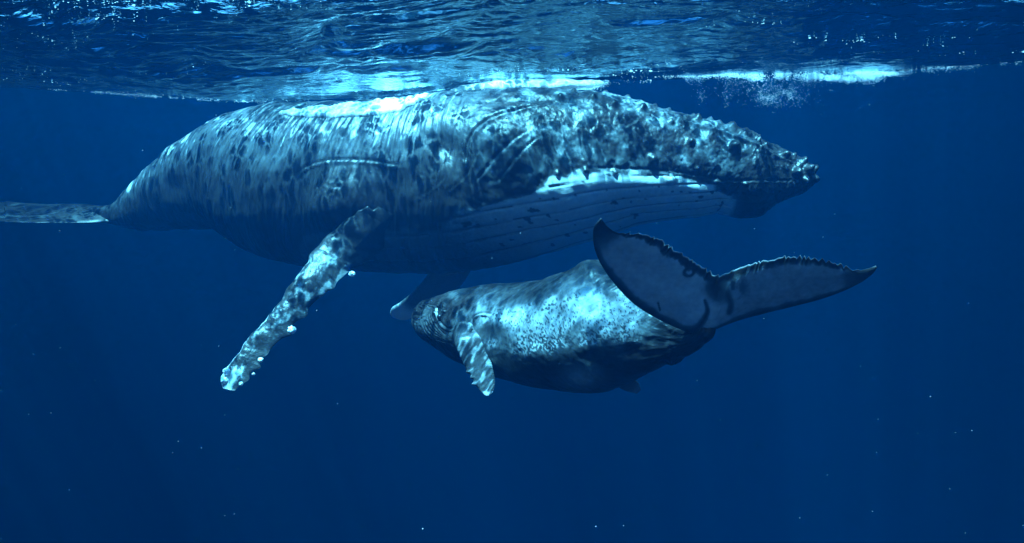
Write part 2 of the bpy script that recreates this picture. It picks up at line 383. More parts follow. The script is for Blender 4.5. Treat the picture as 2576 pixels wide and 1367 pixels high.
for _ in range(46):                                      # small snout bumps
    cx_ = random.uniform(1860, 2045); vv_ = random.uniform(.02, .5 if cx_ < 1980 else .95)
    cy_ = np.interp(cx_, px, top)*(1-vv_)+np.interp(cx_, px, bot)*vv_; r_ = random.uniform(3, 7)
    i0, i1 = np.searchsorted(px, [cx_-3*r_, cx_+3*r_]); H[i0:i1] += bump_blob((pxg[i0:i1], pyg[i0:i1]), (cx_, cy_), r_, .014*r_/5, 2.4)
endt = np.minimum(sst(0, .02, u), 1-sst(.985, 1.0, u)*.6)[:, None]
P = P+Nn*(H*endt)[..., None]
# pigment
cloud = fbm(pxg/34, pyg/34, 0, 5, 61); cl2 = fbm(pxg/9, pyg/9, 0, 3, 63)
head = sst(1240, 1320, pxg)*(1-sst(1780, 1900, pxg))
dors_lit = 1-sst(.20, .56, vv)  # sunlight on the upper back painted into the skin colour
caustic_stk = fbm(curv/3.8, pyg/26+fbm(pxg/40, pyg/40, 0, 2, 68), 0, 3, 67)
caustic_ln = 1-np.abs(noise(curv/9+.9*fbm(pxg/60, pyg/60, 0, 2, 69), pyg/50, 0, 70)); caustic_ln = sst(.74, .99, caustic_ln)*sst(-.35, .25, fbm(pxg/22, pyg/30, 0, 2, 74))  # caustic streaks of light painted onto the flank
pg = .02+.07*cl2+.10*np.clip(cloud, -1, 1)+.07*sst(.0, .5, caustic_stk)*flank
pg = pg+head*(.54*sst(-.35, .35, cloud)+.24*cl2-.02)*(1-sst(.45, .75, vv))  # cloudy head: scuffed skin plus painted caustic light
pg = pg+(1-head)*dors_lit*(.20+.22*sst(-.15, .5, caustic_stk)*flank+.60*caustic_ln*flank+.18*np.clip(fbm(curv/9, pyg/55, 0, 3, 65), 0, 1))*(1-sst(1800, 1850, pxg))
pg = pg*(1-np.clip(tub, 0, 1)*.85)
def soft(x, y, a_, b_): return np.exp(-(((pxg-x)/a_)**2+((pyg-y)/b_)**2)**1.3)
pg = pg*(1-.85*np.clip(soft(1200, 425, 42, 48)+soft(1250, 530, 150, 36)+soft(1090, 545, 90, 40), 0, 1))  # shade behind the jaw fold painted darker
white = (.86-.05*cl2-.34*pl*pl_env*prs)*(.45+.55*sst(1080, 1400, pxg+(pyg-560)*-.5))  # white dimmed leftward, belly shade painted in
spots = sst(.52, .62, fbm(pxg/20, pyg/9, 0, 2, 71)+.12*cl2)
white = white-spots*.45
pg = pg*(1-.5*sst(1780, 1880, pxg))
chin = sst(1850, 1880, pxg-(pyg-540)*.2)
below2 = below*(1-chin)
belly_left = sst(540, 620, pxg)*0
pg = pg*sst(255, 350, pxg)
pg = pg+.4*np.exp(-(((pxg-568-(pyg-584)*.9)/46)**2+((pyg-586)/14)**2))
pg = pg*(1-.6*sst(.45, .62, vv)*flank)  # shaded lower flank painted darker
pg = np.clip(pg, .0, 1)*(1-below2)+np.clip(white, .1, 1)*below2
pg = np.where(chin > 0, pg*(1-.55*chin*sst(.25, .6, vv)), pg)
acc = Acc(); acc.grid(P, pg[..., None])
def proj(Pw):
    d = Pw@FWD; return 1288+F*(Pw@RIGHT)/d, 683.5-F*(Pw@UPV)/d
def depth_map(Pg, x0, x1, y0, y1, c=4.0):
    a, b = proj(Pg); dd = Pg@FWD; k = (a > x0) & (a < x1) & (b > y0) & (b < y1)
    nx, ny = int((x1-x0)/c)+1, int((y1-y0)/c)+1; Mp = np.full((nx, ny), 1e9)
    np.minimum.at(Mp, (((a[k]-x0)/c).astype(int), ((b[k]-y0)/c).astype(int)), dd[k])
    for _ in range(60):
        bad = Mp > 1e8
        if not bad.any(): break
        pd = np.pad(Mp, 1, mode='edge'); nb = np.stack([pd[:-2, 1:-1], pd[2:, 1:-1], pd[1:-1, :-2], pd[1:-1, 2:]]); ok = nb < 1e8
        av = np.where(ok, nb, 0).sum(0)/np.maximum(ok.sum(0), 1); Mp = np.where(bad & (ok.sum(0) > 0), av, Mp)
    for _ in range(3):
        pd = np.pad(Mp, 1, mode='edge'); Mp = (pd[:-2, 1:-1]+pd[2:, 1:-1]+pd[1:-1, :-2]+pd[1:-1, 2:]+4*Mp)/8
    def look(x, y):
        u_ = np.clip((x-x0)/c-.5, 0, nx-1.001); v_ = np.clip((y-y0)/c-.5, 0, ny-1.001); i = u_.astype(int); j = v_.astype(int); fu = u_-i; fv = v_-j
        return Mp[i, j]*(1-fu)*(1-fv)+Mp[i+1, j]*fu*(1-fv)+Mp[i, j+1]*(1-fu)*fv+Mp[i+1, j+1]*fu*fv
    return look
def front_depth(Pg, x, y):
    a, b = proj(Pg); dd = Pg@FWD; k = np.argsort(((a-x)**2+(b-y)**2).ravel())[:60]; return float(dd.ravel()[k].min())
A_P, A_N, A_px, A_py = P, Nn, pxg, pyg

def blade(acc, lead, trail, Dl, Dt, thick, nu, nv, pigf, edge_noise=None, relief=None, seed=0, blend=None):
    """a flipper or fluke: closed aerofoil between two traced edges; thick in metres at root..tip table"""
    t = np.linspace(0, 1, nu)**.9
    lead = np.array(lead, float); trail = np.array(trail, float)
    def par(pl):
        s = np.concatenate([[0], np.cumsum(np.hypot(*np.diff(pl, axis=0).T))]); return s/s[-1]
    L = np.stack([cr(t, par(lead), lead[:, k]) for k in (0, 1)], 1); R = np.stack([cr(t, par(trail), trail[:, k]) for k in (0, 1)], 1)
    L0, R0 = L, R
    if edge_noise is not None: L, R = edge_noise(t, L, R)
    dLp, dRp = L-L0, R-R0; L, R = L0, R0
    dl, dt = (Dl(L), Dt(R)) if callable(Dl) else (np.interp(t, *np.array(Dl).T), np.interp(t, *np.array(Dt).T))
    PL = unp(L[:, 0], L[:, 1], dl); PR = unp(R[:, 0], R[:, 1], dt)
    tk = np.interp(t, *np.array(thick).T)
    a = np.linspace(0, 2*math.pi, nv, endpoint=False)
    b = (1-np.cos(a))/2; prof = np.sin(a)*(1-b)**.35*(1.15)     # blunt leading, thin trailing edge
    B = PL[:, None]*(1-b)[None, :, None]+PR[:, None]*b[None, :, None]
    wl = 1-sst(0, .30, b); wr_ = sst(.80, 1, b)
    offp = dLp[:, None]*wl[None, :, None]+dRp[:, None]*wr_[None, :, None]; B = B+(offp[..., 0:1]*RIGHT-offp[..., 1:2]*UPV)*(dl/F)[:, None, None]
    ch = PR-PL; ax = np.gradient((PL+PR)/2, axis=0)
    nn = np.cross(ax, ch); nn /= np.linalg.norm(nn, axis=1, keepdims=True)+1e-9
    for k in range(3): nn[:, k] = smooth1(nn[:, k], 15)
    nn /= np.linalg.norm(nn, axis=1, keepdims=True)
    nn *= np.where(nn[:, 1:2] > 0, -1, 1)
    Q = B+nn[:, None]*(prof[None]*tk[:, None]*.5)[..., None]
    pxq = L[:, None, 0]*(1-b)+R[:, None, 0]*b; pyq = L[:, None, 1]*(1-b)+R[:, None, 1]*b
    tg = np.repeat(t[:, None], nv, 1); bg_ = np.repeat(b[None], nu, 0)
    if relief is not None:
        Nq = grid_normals(Q); 
        if np.mean(np.sum(Nq*(nn[:, None]*np.sign(prof)[None, :, None]), -1)) < 0: Nq = -Nq
        Q = Q+Nq*(relief(tg, bg_, pxq, pyq, np.repeat(prof[None], nu, 0)))[..., None]
    if blend is not None:
        look, t0, t1 = blend; a_, b_ = proj(Q); dq = Q@FWD; bd_ = look(a_, b_)
        wgt = (1-sst(t0, t1, tg)); front = np.sum(nn[:, None]*0+nn[:, None], -1)*0+np.where(np.sum(nn*(-FWD), -1)[:, None] > 0, prof[None], -prof[None])
        tgt = bd_+.20-(.235*sst(0, .2, tg))*np.clip(front*1.3, -1, 1)+.22*(1-sst(0, .10, tg))
        dn_ = dq*(1-wgt)+tgt*wgt
        Q = Q*(dn_/dq)[..., None]
    acc.grid(Q, pigf(tg, bg_, pxq, pyq)[..., None])
    return Q, nn, L, R

# near flipper of the adult
def fl_edge(t, L, R):
    s = sst(.15, .35, t)
    d = R-L; d /= np.linalg.norm(d, axis=1, keepdims=True)+1e-9
    nL = fbm(t*26, 0*t, 3.3, 2, 81)*5*s; kn = np.zeros_like(t)
    for c0, a0, w0 in ((.50, 10, .018), (.64, 7, .02), (.73, 13, .018), (.83, 6, .02), (.885, 13, .014), (.94, 8, .015)): kn += a0*np.exp(-((t-c0)/w0)**2)
    nR = fbm(t*22, 0*t, 7.7, 2, 83)*6*s+kn
    return L-d*nL[:, None], R+d*nR[:, None]
def fl_rel(t, b, x, y, pr):
    return (fbm(x/14, y/14, 0, 4, 85)*.015+fbm(x/34, y/34, 0, 2, 86)*.03)*sst(.1, .3, t)*np.abs(pr)**.5
def fl_pig(t, b, x, y):
    al = -.62*x+.78*y; cr_ = .78*x+.62*y; n = fbm(cr_/11, al/26, 0, 4, 87)+.2*fbm(x/5, y/5, 0, 2, 88)
    p = .05+.52*sst(-.06, .36, n-.35+.48*sst(.22, .36, t)*(1-.7*sst(.5, .75, t)))*sst(.27, .42, t)
    p = p+.8*sst(.90, .95, t+.03*n)*(1-sst(.55, .95, b)); p = p+.5*sst(.78, .8, t)*(1-sst(.08, .2, b))
    p = p+.35*sst(.62, .66, t)*(1-sst(.06, .12, b))
    return np.clip(p, .02, 1)
lead = [(1010, 440), (965, 480), (925, 513), (885, 540), (840, 582), (795, 628), (755, 685), (720, 735), (690, 780), (655, 822), (622, 858), (595, 900), (566, 932), (556, 955), (562, 978)]
trail = [(1075, 470), (1058, 510), (1038, 548), (1012, 585), (965, 625), (915, 660), (868, 690), (820, 735), (785, 772), (745, 812), (705, 850), (668, 888), (640, 925), (612, 962), (590, 985)]
_c = [front_depth(P, *q_) for q_ in ((1040, 455), (1012, 495), (985, 530), (950, 565), (915, 605))]
FD = [(0, _c[0]+.42), (.08, _c[1]+.34), (.14, _c[2]+.26), (.21, _c[3]+.10), (.28, _c[3]-.10), (.4, 9.05), (1, 8.3)]; FT = [(a_, b_-.06) for a_, b_ in FD]
flq, fln, flL, flR = blade(acc, lead, trail, FD, FT, [(0, .30), (.2, .34), (.35, .36), (.5, .28), (.9, .16), (1, .05)], 420, 150, fl_pig, fl_edge, fl_rel, blend=(depth_map(P, 780, 1160, 400, 760), .10, .50))
# far flipper
def ff_haze_pig(t, b, x, y): return np.clip(.5+.5*sst(.62, .8, t)+0*b, 0, 1)  # lighter base paints in the haze, tip is white skin
blade(acc, [(1090, 672), (1060, 712), (1030, 742), (1005, 762), (984, 778), (982, 788)], [(1190, 672), (1160, 718), (1110, 755), (1060, 790), (1010, 806), (990, 800)], [(0, 11.4), (1, 14.0)], [(0, 11.4), (1, 14.0)], [(0, .3), (.7, .16), (1, .04)], 80, 60, ff_haze_pig)
# tail flukes, seen almost edge on
def plate_world(acc, root, back, span, upv, sgn, L, chord, sweep, thick, pig, nu=160, nv=80):
    t = np.linspace(0, 1, nu); a = np.linspace(0, 2*math.pi, nv, endpoint=False); b = (1-np.cos(a))/2; prof = np.sin(a)*(1-b)**.35
    le = t**1.15*sweep-.15; te = chord*(1-.25*t)*np.ones_like(t)+t**2.2*(sweep-chord*.72)-.15*(1-t); te = te+.03*fbm(t*18, 0*t, 1, 2, 91)
    te = np.maximum(te, le+.02)
    B = root+span*sgn*(t[:, None, None]*L)+back*((le[:, None]*(1-b)+te[:, None]*b)[..., None])+upv*((.10*np.sin(t*2.6)*1.0)[:, None, None]-(.28*t**2)[:, None, None])
    Q = B+upv*((prof[None]*np.interp(t, [0, .3, 1], thick)[:, None]*.5))[..., None]
    acc.grid(Q, pig(np.repeat(t[:, None], nv, 1), np.repeat(b[None], nu, 0), Q[..., 0]*100, Q[..., 1]*100)[..., None])
def fk_lit_pig(t, b, x, y): return np.clip(.0+.03*sst(-.2, .3, fbm(x/40, b*5, 0, 4, 95))+.20*sst(.22, .42, fbm(x/30+b*2, b*6, 0, 3, 97))*sst(.1, .3, t), 0, 1)  # pale streaks paint in sunlit highlights
def fk_rel(t, b, x, y, pr): return fbm(x/60, b*3, 0, 2, 96)*.05*np.abs(pr)**.5
blade(acc, [(310, 534), (290, 526), (240, 519), (180, 518), (120, 515), (60, 512), (0, 508), (-60, 506), (-110, 512)], [(310, 550), (290, 556), (240, 561), (180, 561), (120, 561), (60, 560), (0, 557), (-60, 552), (-110, 540)],
      [(0, 13.28), (.12, 13.6), (.5, 14.6), (.85, 15.4), (1, 15.3)], [(0, 13.28), (.12, 13.2), (.5, 12.7), (.85, 12.3), (1, 12.5)], [(0, .10), (.25, .22), (.6, .15), (1, .05)], 200, 100, fk_lit_pig, None, fk_rel)
adult = link('humpback_whale', acc.mesh('humpback_whale', ('pigment_light',)), M_adult)
tag(adult, 'huge adult whale just under the surface, one long mottled flipper hanging down', 'whale')

# ------------------------------------------------------------------ calf
CS = [  # px centre, top, bot, D
    (1050, 774, 812, 8.05), (1056, 766, 830, 8.0), (1070, 756, 850, 7.9), (1080, 754, 858, 7.8), (1100, 746, 872, 7.7), (1150, 730, 900, 7.5), (1200, 719, 925, 7.3), (1250, 714, 942, 7.1), (1300, 711, 958, 6.88), (1350, 706, 971, 6.65),
    (1400, 700, 981, 6.42), (1450, 684, 985, 6.2), (1500, 667, 984, 5.98), (1550, 668, 970, 5.78), (1600, 690, 950, 5.58), (1650, 724, 932, 5.4), (1690, 762, 914, 5.24), (1725, 792, 896, 5.1), (1752, 806, 872, 5.0)]
CS = np.array(CS, float)
tail_c = [(1768, 826, 32, 4.95), (1782, 794, 17, 4.91), (1796, 756, 10, 4.84), (1804, 722, 5, 4.76)]
cen = [(a[0], (a[1]+a[2])/2, (a[2]-a[1])/2, a[3]) for a in CS]+tail_c
cen = np.array(cen); T_ = np.concatenate([[0], np.cumsum(np.linalg.norm(np.diff(unp(cen[:, 0], cen[:, 1], cen[:, 3]), axis=0), axis=1))])
T_ /= T_[-1]
NUc, NVc = 760, 320
uu = np.linspace(0, 1, NUc); uu = uu**1.15
cx = cr(uu, T_, cen[:, 0]); cyc = smooth1(cr(uu, T_, cen[:, 1]), 9); hc = np.maximum(np.interp(uu, T_, cen[:, 2]), 4); hc = smooth1(hc, 9); Dc = cr(uu, T_, cen[:, 3])
hc *= np.sqrt(np.clip(uu/.012, .05, 1))
wrc = np.interp(uu, [0, .06, .2, .5, .75, .86, .93, 1], [.75, .72, .92, 1.0, .85, .55, .9, 1.2])
Cc = unp(cx, cyc, Dc); Tc = np.gradient(Cc, axis=0)
for k in range(3): Tc[:, k] = smooth1(Tc[:, k], 31)
Tc /= np.linalg.norm(Tc, axis=1, keepdims=True)
# carry the dorsal direction along the curve so the tail can bend upwards
upc = UPV-(Tc@UPV)[:, None]*Tc
bd = sst(.86, .97, uu)[:, None]; alt = np.array([-.55, .75, .35]); altp = alt-(Tc@alt)[:, None]*Tc
upc = upc/np.linalg.norm(upc, axis=1, keepdims=True)*(1-bd)+altp/np.linalg.norm(altp, axis=1, keepdims=True)*bd
upc /= np.linalg.norm(upc, axis=1, keepdims=True)
sic = np.cross(Tc, upc); sic *= -np.sign(sic[300, 1])
thc = np.linspace(0, 2*math.pi, NVc, endpoint=False); c_, s_ = np.cos(thc), np.sin(thc); exc = 2/2.15
c_ = np.sign(c_)*np.abs(c_)**exc; s_ = np.sign(s_)*np.abs(s_)**exc
sc_ = (Dc/F)[:, None]
Pc = Cc[:, None]+upc[:, None]*(hc[:, None]*c_*sc_)[..., None]+sic[:, None]*((hc*wrc)[:, None]*s_*sc_)[..., None]
pxc = np.repeat(cx[:, None], NVc, 1); pyc = cyc[:, None]-hc[:, None]*c_[None]
vc = (1-c_)[None]/2+0*pxc
Nc = grid_normals(Pc)
if np.mean(np.sum(Nc*(Pc-Cc[:, None]), -1)) < 0: Nc = -Nc
Hc = np.zeros(pxc.shape)
# where the camera-facing side really projects: shift in px because the axis runs towards the viewer
def proj(Pw):
    d = Pw@FWD; return 1288+F*(Pw@RIGHT)/d, 683.5-F*(Pw@UPV)/d
PX, PY = proj(Pc)
mir = np.where(np.sin(thc)[None] >= 0, 0, 1)+0*pxc
# mirror the design coordinates onto the hidden side
idx = (-np.arange(NVc)) % NVc
seen = (np.sum(Nc*(-Pc), -1) > 0)
near_is_pos = seen[300, NVc//4]
half = (np.sin(thc) >= 0) == near_is_pos
PX = np.where(half[None], PX, PX[:, idx]); PY = np.where(half[None], PY, PY[:, idx])
GC = [([(1047, 768), (1075, 765), (1102, 770), (1100, 785), (1103, 802), (1115, 821), (1131, 829), (1144, 825)], 2.2, .016, 1.0),
      ([(1147, 828), (1152, 820), (1162, 815), (1176, 816), (1189, 826), (1196, 840)], 2.2, .02, 1.2),
      ([(1186, 812), (1190, 798), (1202, 789), (1220, 787), (1240, 792)], 3.0, .02, 1.2)]
for k in range(6):
    GC.append(([(1088-5*k, 780+6*k), (1088-4*k, 800+6*k), (1098-2*k, 820+6*k), (1114, 838+4*k), (1134, 850+3*k)], 1.6, .009, .8))
for pts, wd, dp, la in GC:
    x0 = min(p[0] for p in pts)-20; x1 = max(p[0] for p in pts)+20
    msk = (PX > x0) & (PX < x1) & (uu[:, None] < .6)
    Hc += np.where(msk, groove(pts, wd, dp, la, PX, PY), 0)
Hc += fbm(pxc/40, vc*8, 0, 3, 101)*.016+fbm(pxc/9, vc*30, 0, 3, 103)*.0035
Hc += bump_blob((PX, PY), (1480, 672), 34, .05)*(uu[:, None] > .4)
Hc += bump_blob((PX, PY), (1690, 912), 14, .03)+bump_blob((PX, PY), (1160, 800), 24, .02)
for k in range(26):
    xx = random.uniform(1042, 1120); v0 = random.uniform(.05, .35); yy = np.interp(xx, CS[:, 0], CS[:, 1])*(1-v0)+np.interp(xx, CS[:, 0], CS[:, 2])*v0
    Hc += bump_blob((PX, PY), (xx, yy), random.uniform(2.2, 4), .012)
# wrinkles on the back (fine slanting lines)
sl = PX*.55+PY*.85
Hc += ridge(sl/5.5, (PX*.85-PY*.55)/40, 0, 2, 107)*.006*(1-sst(.3, .6, vc))
Pc = Pc+Nc*(Hc*np.minimum(sst(0, .03, uu), 1-sst(.95, 1, uu)*.7)[:, None])[..., None]
fre = fbm(PX/3.3, PY/3.3, 0, 2, 111); cl = fbm(PX/60-PY/120, PY/60+PX/240, 0, 3, 113); st = fbm((PX*.8+PY*.6)/18, (PX*.6-PY*.8)/60, 0, 3, 117)
lit = sst(1180, 1260, PX)*(1-sst(1590, 1680, PX))*sst(.10, .30, vc+.06*cl)*(1-sst(.60, .76, vc+.10*fbm(PX/22, PY/22, 0, 3, 119)))  # sunlit upper flank painted into the calf's skin colour
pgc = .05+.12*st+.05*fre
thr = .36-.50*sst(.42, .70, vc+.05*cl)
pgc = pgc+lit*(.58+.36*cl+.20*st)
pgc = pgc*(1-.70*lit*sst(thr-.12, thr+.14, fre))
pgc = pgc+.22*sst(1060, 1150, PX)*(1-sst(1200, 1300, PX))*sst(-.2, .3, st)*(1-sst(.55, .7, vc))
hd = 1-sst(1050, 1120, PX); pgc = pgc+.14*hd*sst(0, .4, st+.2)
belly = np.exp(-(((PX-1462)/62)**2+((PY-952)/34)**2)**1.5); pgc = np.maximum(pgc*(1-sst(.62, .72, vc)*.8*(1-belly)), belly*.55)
d, _, tt = seg_field(PX, PY, [(1517, 799), (1526, 822), (1536, 846)]); pgc = np.maximum(pgc, .8*np.exp(-(d/1.4)**2))
def softc(x, y, a_, b_): return np.exp(-(((PX-x)/a_)**2+((PY-y)/b_)**2)**1.2)
pgc = pgc+.55*softc(1487, 770, 40, 32)*(seen > -1)+.3*softc(1450, 715, 45, 22)+.25*softc(1208, 765, 16, 34)+.2*softc(1305, 770, 22, 40)  # overexposed sun patches painted onto back and flank
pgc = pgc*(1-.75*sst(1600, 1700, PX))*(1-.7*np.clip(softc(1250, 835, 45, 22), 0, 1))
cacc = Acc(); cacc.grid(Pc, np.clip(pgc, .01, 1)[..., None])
# flukes: left lobe tip -> centre -> right lobe tip
leadF = [(1510, 551), (1495, 570), (1492, 602), (1500, 640), (1520, 680), (1552, 722), (1595, 765), (1650, 800), (1705, 826), (1750, 840), (1800, 826), (1850, 808), (1920, 789), (2000, 770), (2080, 748), (2140, 724), (2180, 700), (2198, 684), (2205, 672)]
trailF = [(1513, 550), (1526, 568), (1548, 584), (1582, 588), (1618, 590), (1655, 604), (1688, 624), (1725, 646), (1765, 672), (1808, 694), (1850, 678), (1895, 664), (1945, 652), (1995, 648), (2045, 652), (2095, 662), (2135, 676), (2165, 680), (2203, 670)]
def flk_edge(t, L, R):
    s = sst(.06, .09, t)*(1-sst(.93, .96, t)); d = R-L; d /= np.linalg.norm(d, axis=1, keepdims=True)+1e-9
    saw = np.abs(np.mod(t*38+2.6*fbm(t*16, 0*t, 2, 3, 131), 1)-.5)*2; amp = 2.5+11*np.clip(fbm(t*34, 0*t, 5, 3, 133)+.30, 0, 1)
    return L, R+d*((saw**.9-.35)*amp*s)[:, None]
tk_px = np.linspace(0, 1, 19)
def flk_pig(t, b, x, y):
    # ventral pale field with dark margins
    Lx = np.interp(t, np.linspace(0, 1, len(leadF)), [p[0] for p in leadF])
    n = fbm(x/26, y/26, 0, 4, 137)
    inn = sst(.03, .20, b+.04*n)*(1-sst(.86, .94, b+.05*fbm(x/12, y/12, 0, 3, 138)))*sst(.03, .13, t)*(1-sst(.86, .985, t+.02*n))
    p = .03+(.70+.07*n-.12*sst(1780, 1900, x))*inn
    dk = np.exp(-(((x-1802)/26)**2+((y-716)/26)**2)**1.2)
    p = p*(1-.95*np.clip(dk+.6*np.exp(-(((x-1840)/38)**2+((y-712)/28)**2))*sst(-.1, .3, n), 0, 1))
    d, _, tt = seg_field(x, y, [(1772, 745), (1780, 768), (1768, 790), (1752, 812), (1740, 838)]); p = p*(1-.95*np.exp(-(d/(3+7*tt))**2))
    d, _, tt = seg_field(x, y, [(1830, 730), (1838, 750), (1832, 770)]); p = p*(1-.7*np.exp(-(d/7)**2))
    d, _, tt = seg_field(x, y, [(1655, 752), (1660, 772)]); p = p*(1-.7*np.exp(-(d/2)**2))
    r = np.hypot((x-1733)/12, (y-680)/8.5); p = p*(1-.8*np.exp(-((r-1)/.35)**2))
    p = p*(1-.8*sst(800, 845, y)*np.exp(-((x-1745)/70)**2))
    p = np.maximum(p, .7*sst(.975, .993, b)*sst(.05, .1, t)*(1-sst(.92, .96, t)))  # sunlit rim painted along the trailing edge
    return np.clip(p, .02, 1)
def flk_plane(Q): return 4.99-.0021*(845-Q[:, 1])-.00045*np.clip(Q[:, 0]-1760, 0, 999)+.0002*np.clip(1740-Q[:, 0], 0, 999)
DF = DT = flk_plane
def flk_rel(t, b, x, y, pr): return fbm(x/40, y/40, 0, 3, 141)*.012*np.abs(pr)
blade(cacc, leadF, trailF, DF, DT, [(0, .012), (.15, .04), (.42, .10), (.5, .15), (.58, .10), (.85, .04), (1, .012)], 900, 120, flk_pig, flk_edge, flk_rel)
# near flipper
def cf_edge(t, L, R):
    s = sst(.4, .6, t)*(1-sst(.97, 1, t)); d = R-L; d /= np.linalg.norm(d, axis=1, keepdims=True)+1e-9
    saw = np.abs(np.mod(t*34, 1)-.5)*2
    k = 6*np.exp(-((t-.66)/.02)**2)+9*np.exp(-((t-.82)/.022)**2)+4*np.exp(-((t-.74)/.015)**2)
    return L-d*(fbm(t*26, 0*t, 1, 2, 151)*1.6*s+k)[:, None], R+d*((saw-.5)*1.5*s)[:, None]
def cf_pig(t, b, x, y):
    n = fbm((x*.8+y*.5)/6, (x*.5-y*.8)/22, 0, 3, 153)
    p = .12+.45*sst(-.05, .35, n+.35*(b-.45)); return np.clip(p+.6*sst(.90, .95, t+.02*n), .03, 1)
_k = front_depth(Pc, 1175, 830)
blade(cacc, [(1152, 800), (1143, 826), (1143, 860), (1152, 885), (1163, 908), (1174, 930), (1188, 952), (1202, 976), (1214, 990), (1222, 996)],
      [(1190, 800), (1206, 822), (1219, 848), (1229, 875), (1234, 900), (1239, 925), (1244, 948), (1245, 965), (1240, 985), (1230, 996)],
      [(0, _k+.22), (.14, _k+.06), (.3, _k-.12), (1, _k-.3)], [(0, _k+.2), (.14, _k+.04), (.3, _k-.14), (1, _k-.3)], [(0, .26), (.2, .20), (.6, .11), (1, .02)], 260, 90, cf_pig, cf_edge,
      lambda t, b, x, y, pr: (fbm((x*.8+y*.5)/5, (x*.5-y*.8)/26, 0, 3, 155)*.010)*np.abs(pr)**.5, blend=(depth_map(Pc, 1100, 1290, 740, 960, 3.0), .05, .32))
# far flipper, only its tip shows under the belly
blade(cacc, [(1500, 925), (1530, 950), (1548, 968), (1570, 982), (1600, 990)], [(1540, 905), (1570, 930), (1590, 952), (1606, 966), (1611, 982)], [(0, 6.3), (1, 6.9)], [(0, 6.3), (1, 6.9)], [(0, .14), (1, .02)], 90, 50,
      lambda t, b, x, y: np.clip(.2+.3*sst(.6, .9, t)+0*b, 0, 1), lambda t, L, R: (L, R+((np.abs(np.mod(t*18, 1)-.5)*2)*2.5)[:, None]*np.array([1, -.6])))
calf = link('humpback_calf', cacc.mesh('humpback_calf', ('pigment_light',)), M_calf)
tag(calf, 'young calf beneath the adult, speckled flank with sunlight painted in, serrated tail flukes raised in front', 'whale calf')

# ------------------------------------------------------------------ eye, barnacles (parts)
def lumpy(name, center, r, sx=1, sy=1, sz=1, amp=.25, seed=0, n=22, m=14, fr=3):
    a = np.linspace(0, math.pi, m); b = np.linspace(0, 2*math.pi, n, endpoint=False)
    A, B = np.meshgrid(a, b, indexing='ij'); d = np.stack([np.sin(A)*np.cos(B), np.sin(A)*np.sin(B), np.cos(A)], -1)
    k = 1+amp*fbm(d[..., 0]*fr, d[..., 1]*fr, d[..., 2]*fr+seed*5.1, 3, 160+seed)
    Pq = d*k[..., None]*r*np.array([sx, sy, sz])+np.asarray(center)
    ac = Acc(); ac.grid(Pq, np.zeros(Pq.shape[:2]+(1,))); return ac.mesh(name, ('a',))
e = link('eye', lumpy('eye', unp(1106, 798, front_depth(Pc, 1106, 798)+.012), .030, amp=0), M_eye, calf)
KN = [(886, 690, 8.95, .045), (734, 831, 8.6, .06), (655, 906, 8.42, .038), (637, 941, 8.38, .026), (570, 935, 8.3, .05), (565, 958, 8.28, .05), (606, 966, 8.28, .03)]
for i, (x, y, d, r) in enumerate(KN):
    o = link('barnacle_cluster', lumpy('barnacle_cluster', unp(x, y, d), r*.8, 1.1, .9, 1, .4, i, 40, 26, 4), M_barn, adult)

# ------------------------------------------------------------------ foam, glare, bubbles, glints, specks (uncountable)
def specks(name, C, R, mat, stretch=None, seed=0):
    """many small faceted grains as one mesh"""
    o6 = np.array([(1, 0, 0), (-1, 0, 0), (0, 1, 0), (0, -1, 0), (0, 0, 1), (0, 0, -1)], float)
    f8 = np.array([(0, 2, 4), (2, 1, 4), (1, 3, 4), (3, 0, 4), (2, 0, 5), (1, 2, 5), (3, 1, 5), (0, 3, 5)])
    n = len(C); st = np.ones((n, 3)) if stretch is None else stretch
    V = C[:, None]+o6[None]*R[:, None, None]*st[:, None]
    Fc = f8[None]+(np.arange(n)*6)[:, None, None]
    return link(name, mesh_np(name, V.reshape(-1, 3), np.zeros((0, 4), int), Fc.reshape(-1, 3), smooth=True), mat)
# white grains standing in for sun glints right under the ripples
n = 30000
bx = rng.uniform(-10, 10, n); by = rng.uniform(5.2, 11.2, n)
dn = fbm(bx/1.9, by/.8, 0, 3, 201)+.5*fbm(bx/.35, by/.2, 0, 2, 203)
keep = rng.uniform(0, 1, n)*(1+3*sst(3, 6, bx)) < np.clip((dn+.12)*.9, 0, 1)**1.7*.8
bx = bx[keep]; by = by[keep]; bz = surf_z(bx, by)-rng.uniform(.004, .03, len(bx))
rr = rng.uniform(.0022, .0055, len(bx))*(by/9)*np.clip(dn[keep]*2.2, .5, 1.3)*(1+1.6*(rng.uniform(0, 1, len(bx)) > .97))
glints = specks('surface_glints', np.stack([bx, by, bz], 1), rr, M_bub_glint, stretch=np.stack([rng.uniform(1, 2.6, len(bx)), np.ones(len(bx)), np.ones(len(bx))*.7], 1))
tag(glints, 'tiny white grains standing in for sun glints under the ripples', kind='stuff')
# bubble plume by the foam line, right
pts = []
for cx_, cy_, sx, sy, k in ((1880, 215, 60, 14, 260), (1960, 232, 50, 22, 420), (1935, 250, 26, 10, 160), (2060, 200, 60, 10, 200), (1765, 240, 6, 12, 60), (1830, 225, 10, 26, 90), (1985, 225, 30, 25, 160), (2000, 262, 20, 10, 30), (1935, 247, 14, 5, 160), (1972, 236, 12, 6, 130), (1912, 238, 6, 10, 90), (1990, 240, 5, 8, 50)):
    q = np.stack([rng.normal(cx_, sx, k), rng.normal(cy_, sy, k), rng.normal(10.2, .3, k)], 1); pts.append(q)
q = np.concatenate(pts); q = q[q[:, 1] > 195]
Cq = unp(q[:, 0], q[:, 1], q[:, 2])
pb = specks('bubble_plume', Cq, rng.uniform(.0012, .0042, len(Cq)), M_bub_glint); tag(pb, 'loose cloud of bubbles drifting below the foam line', kind='stuff')

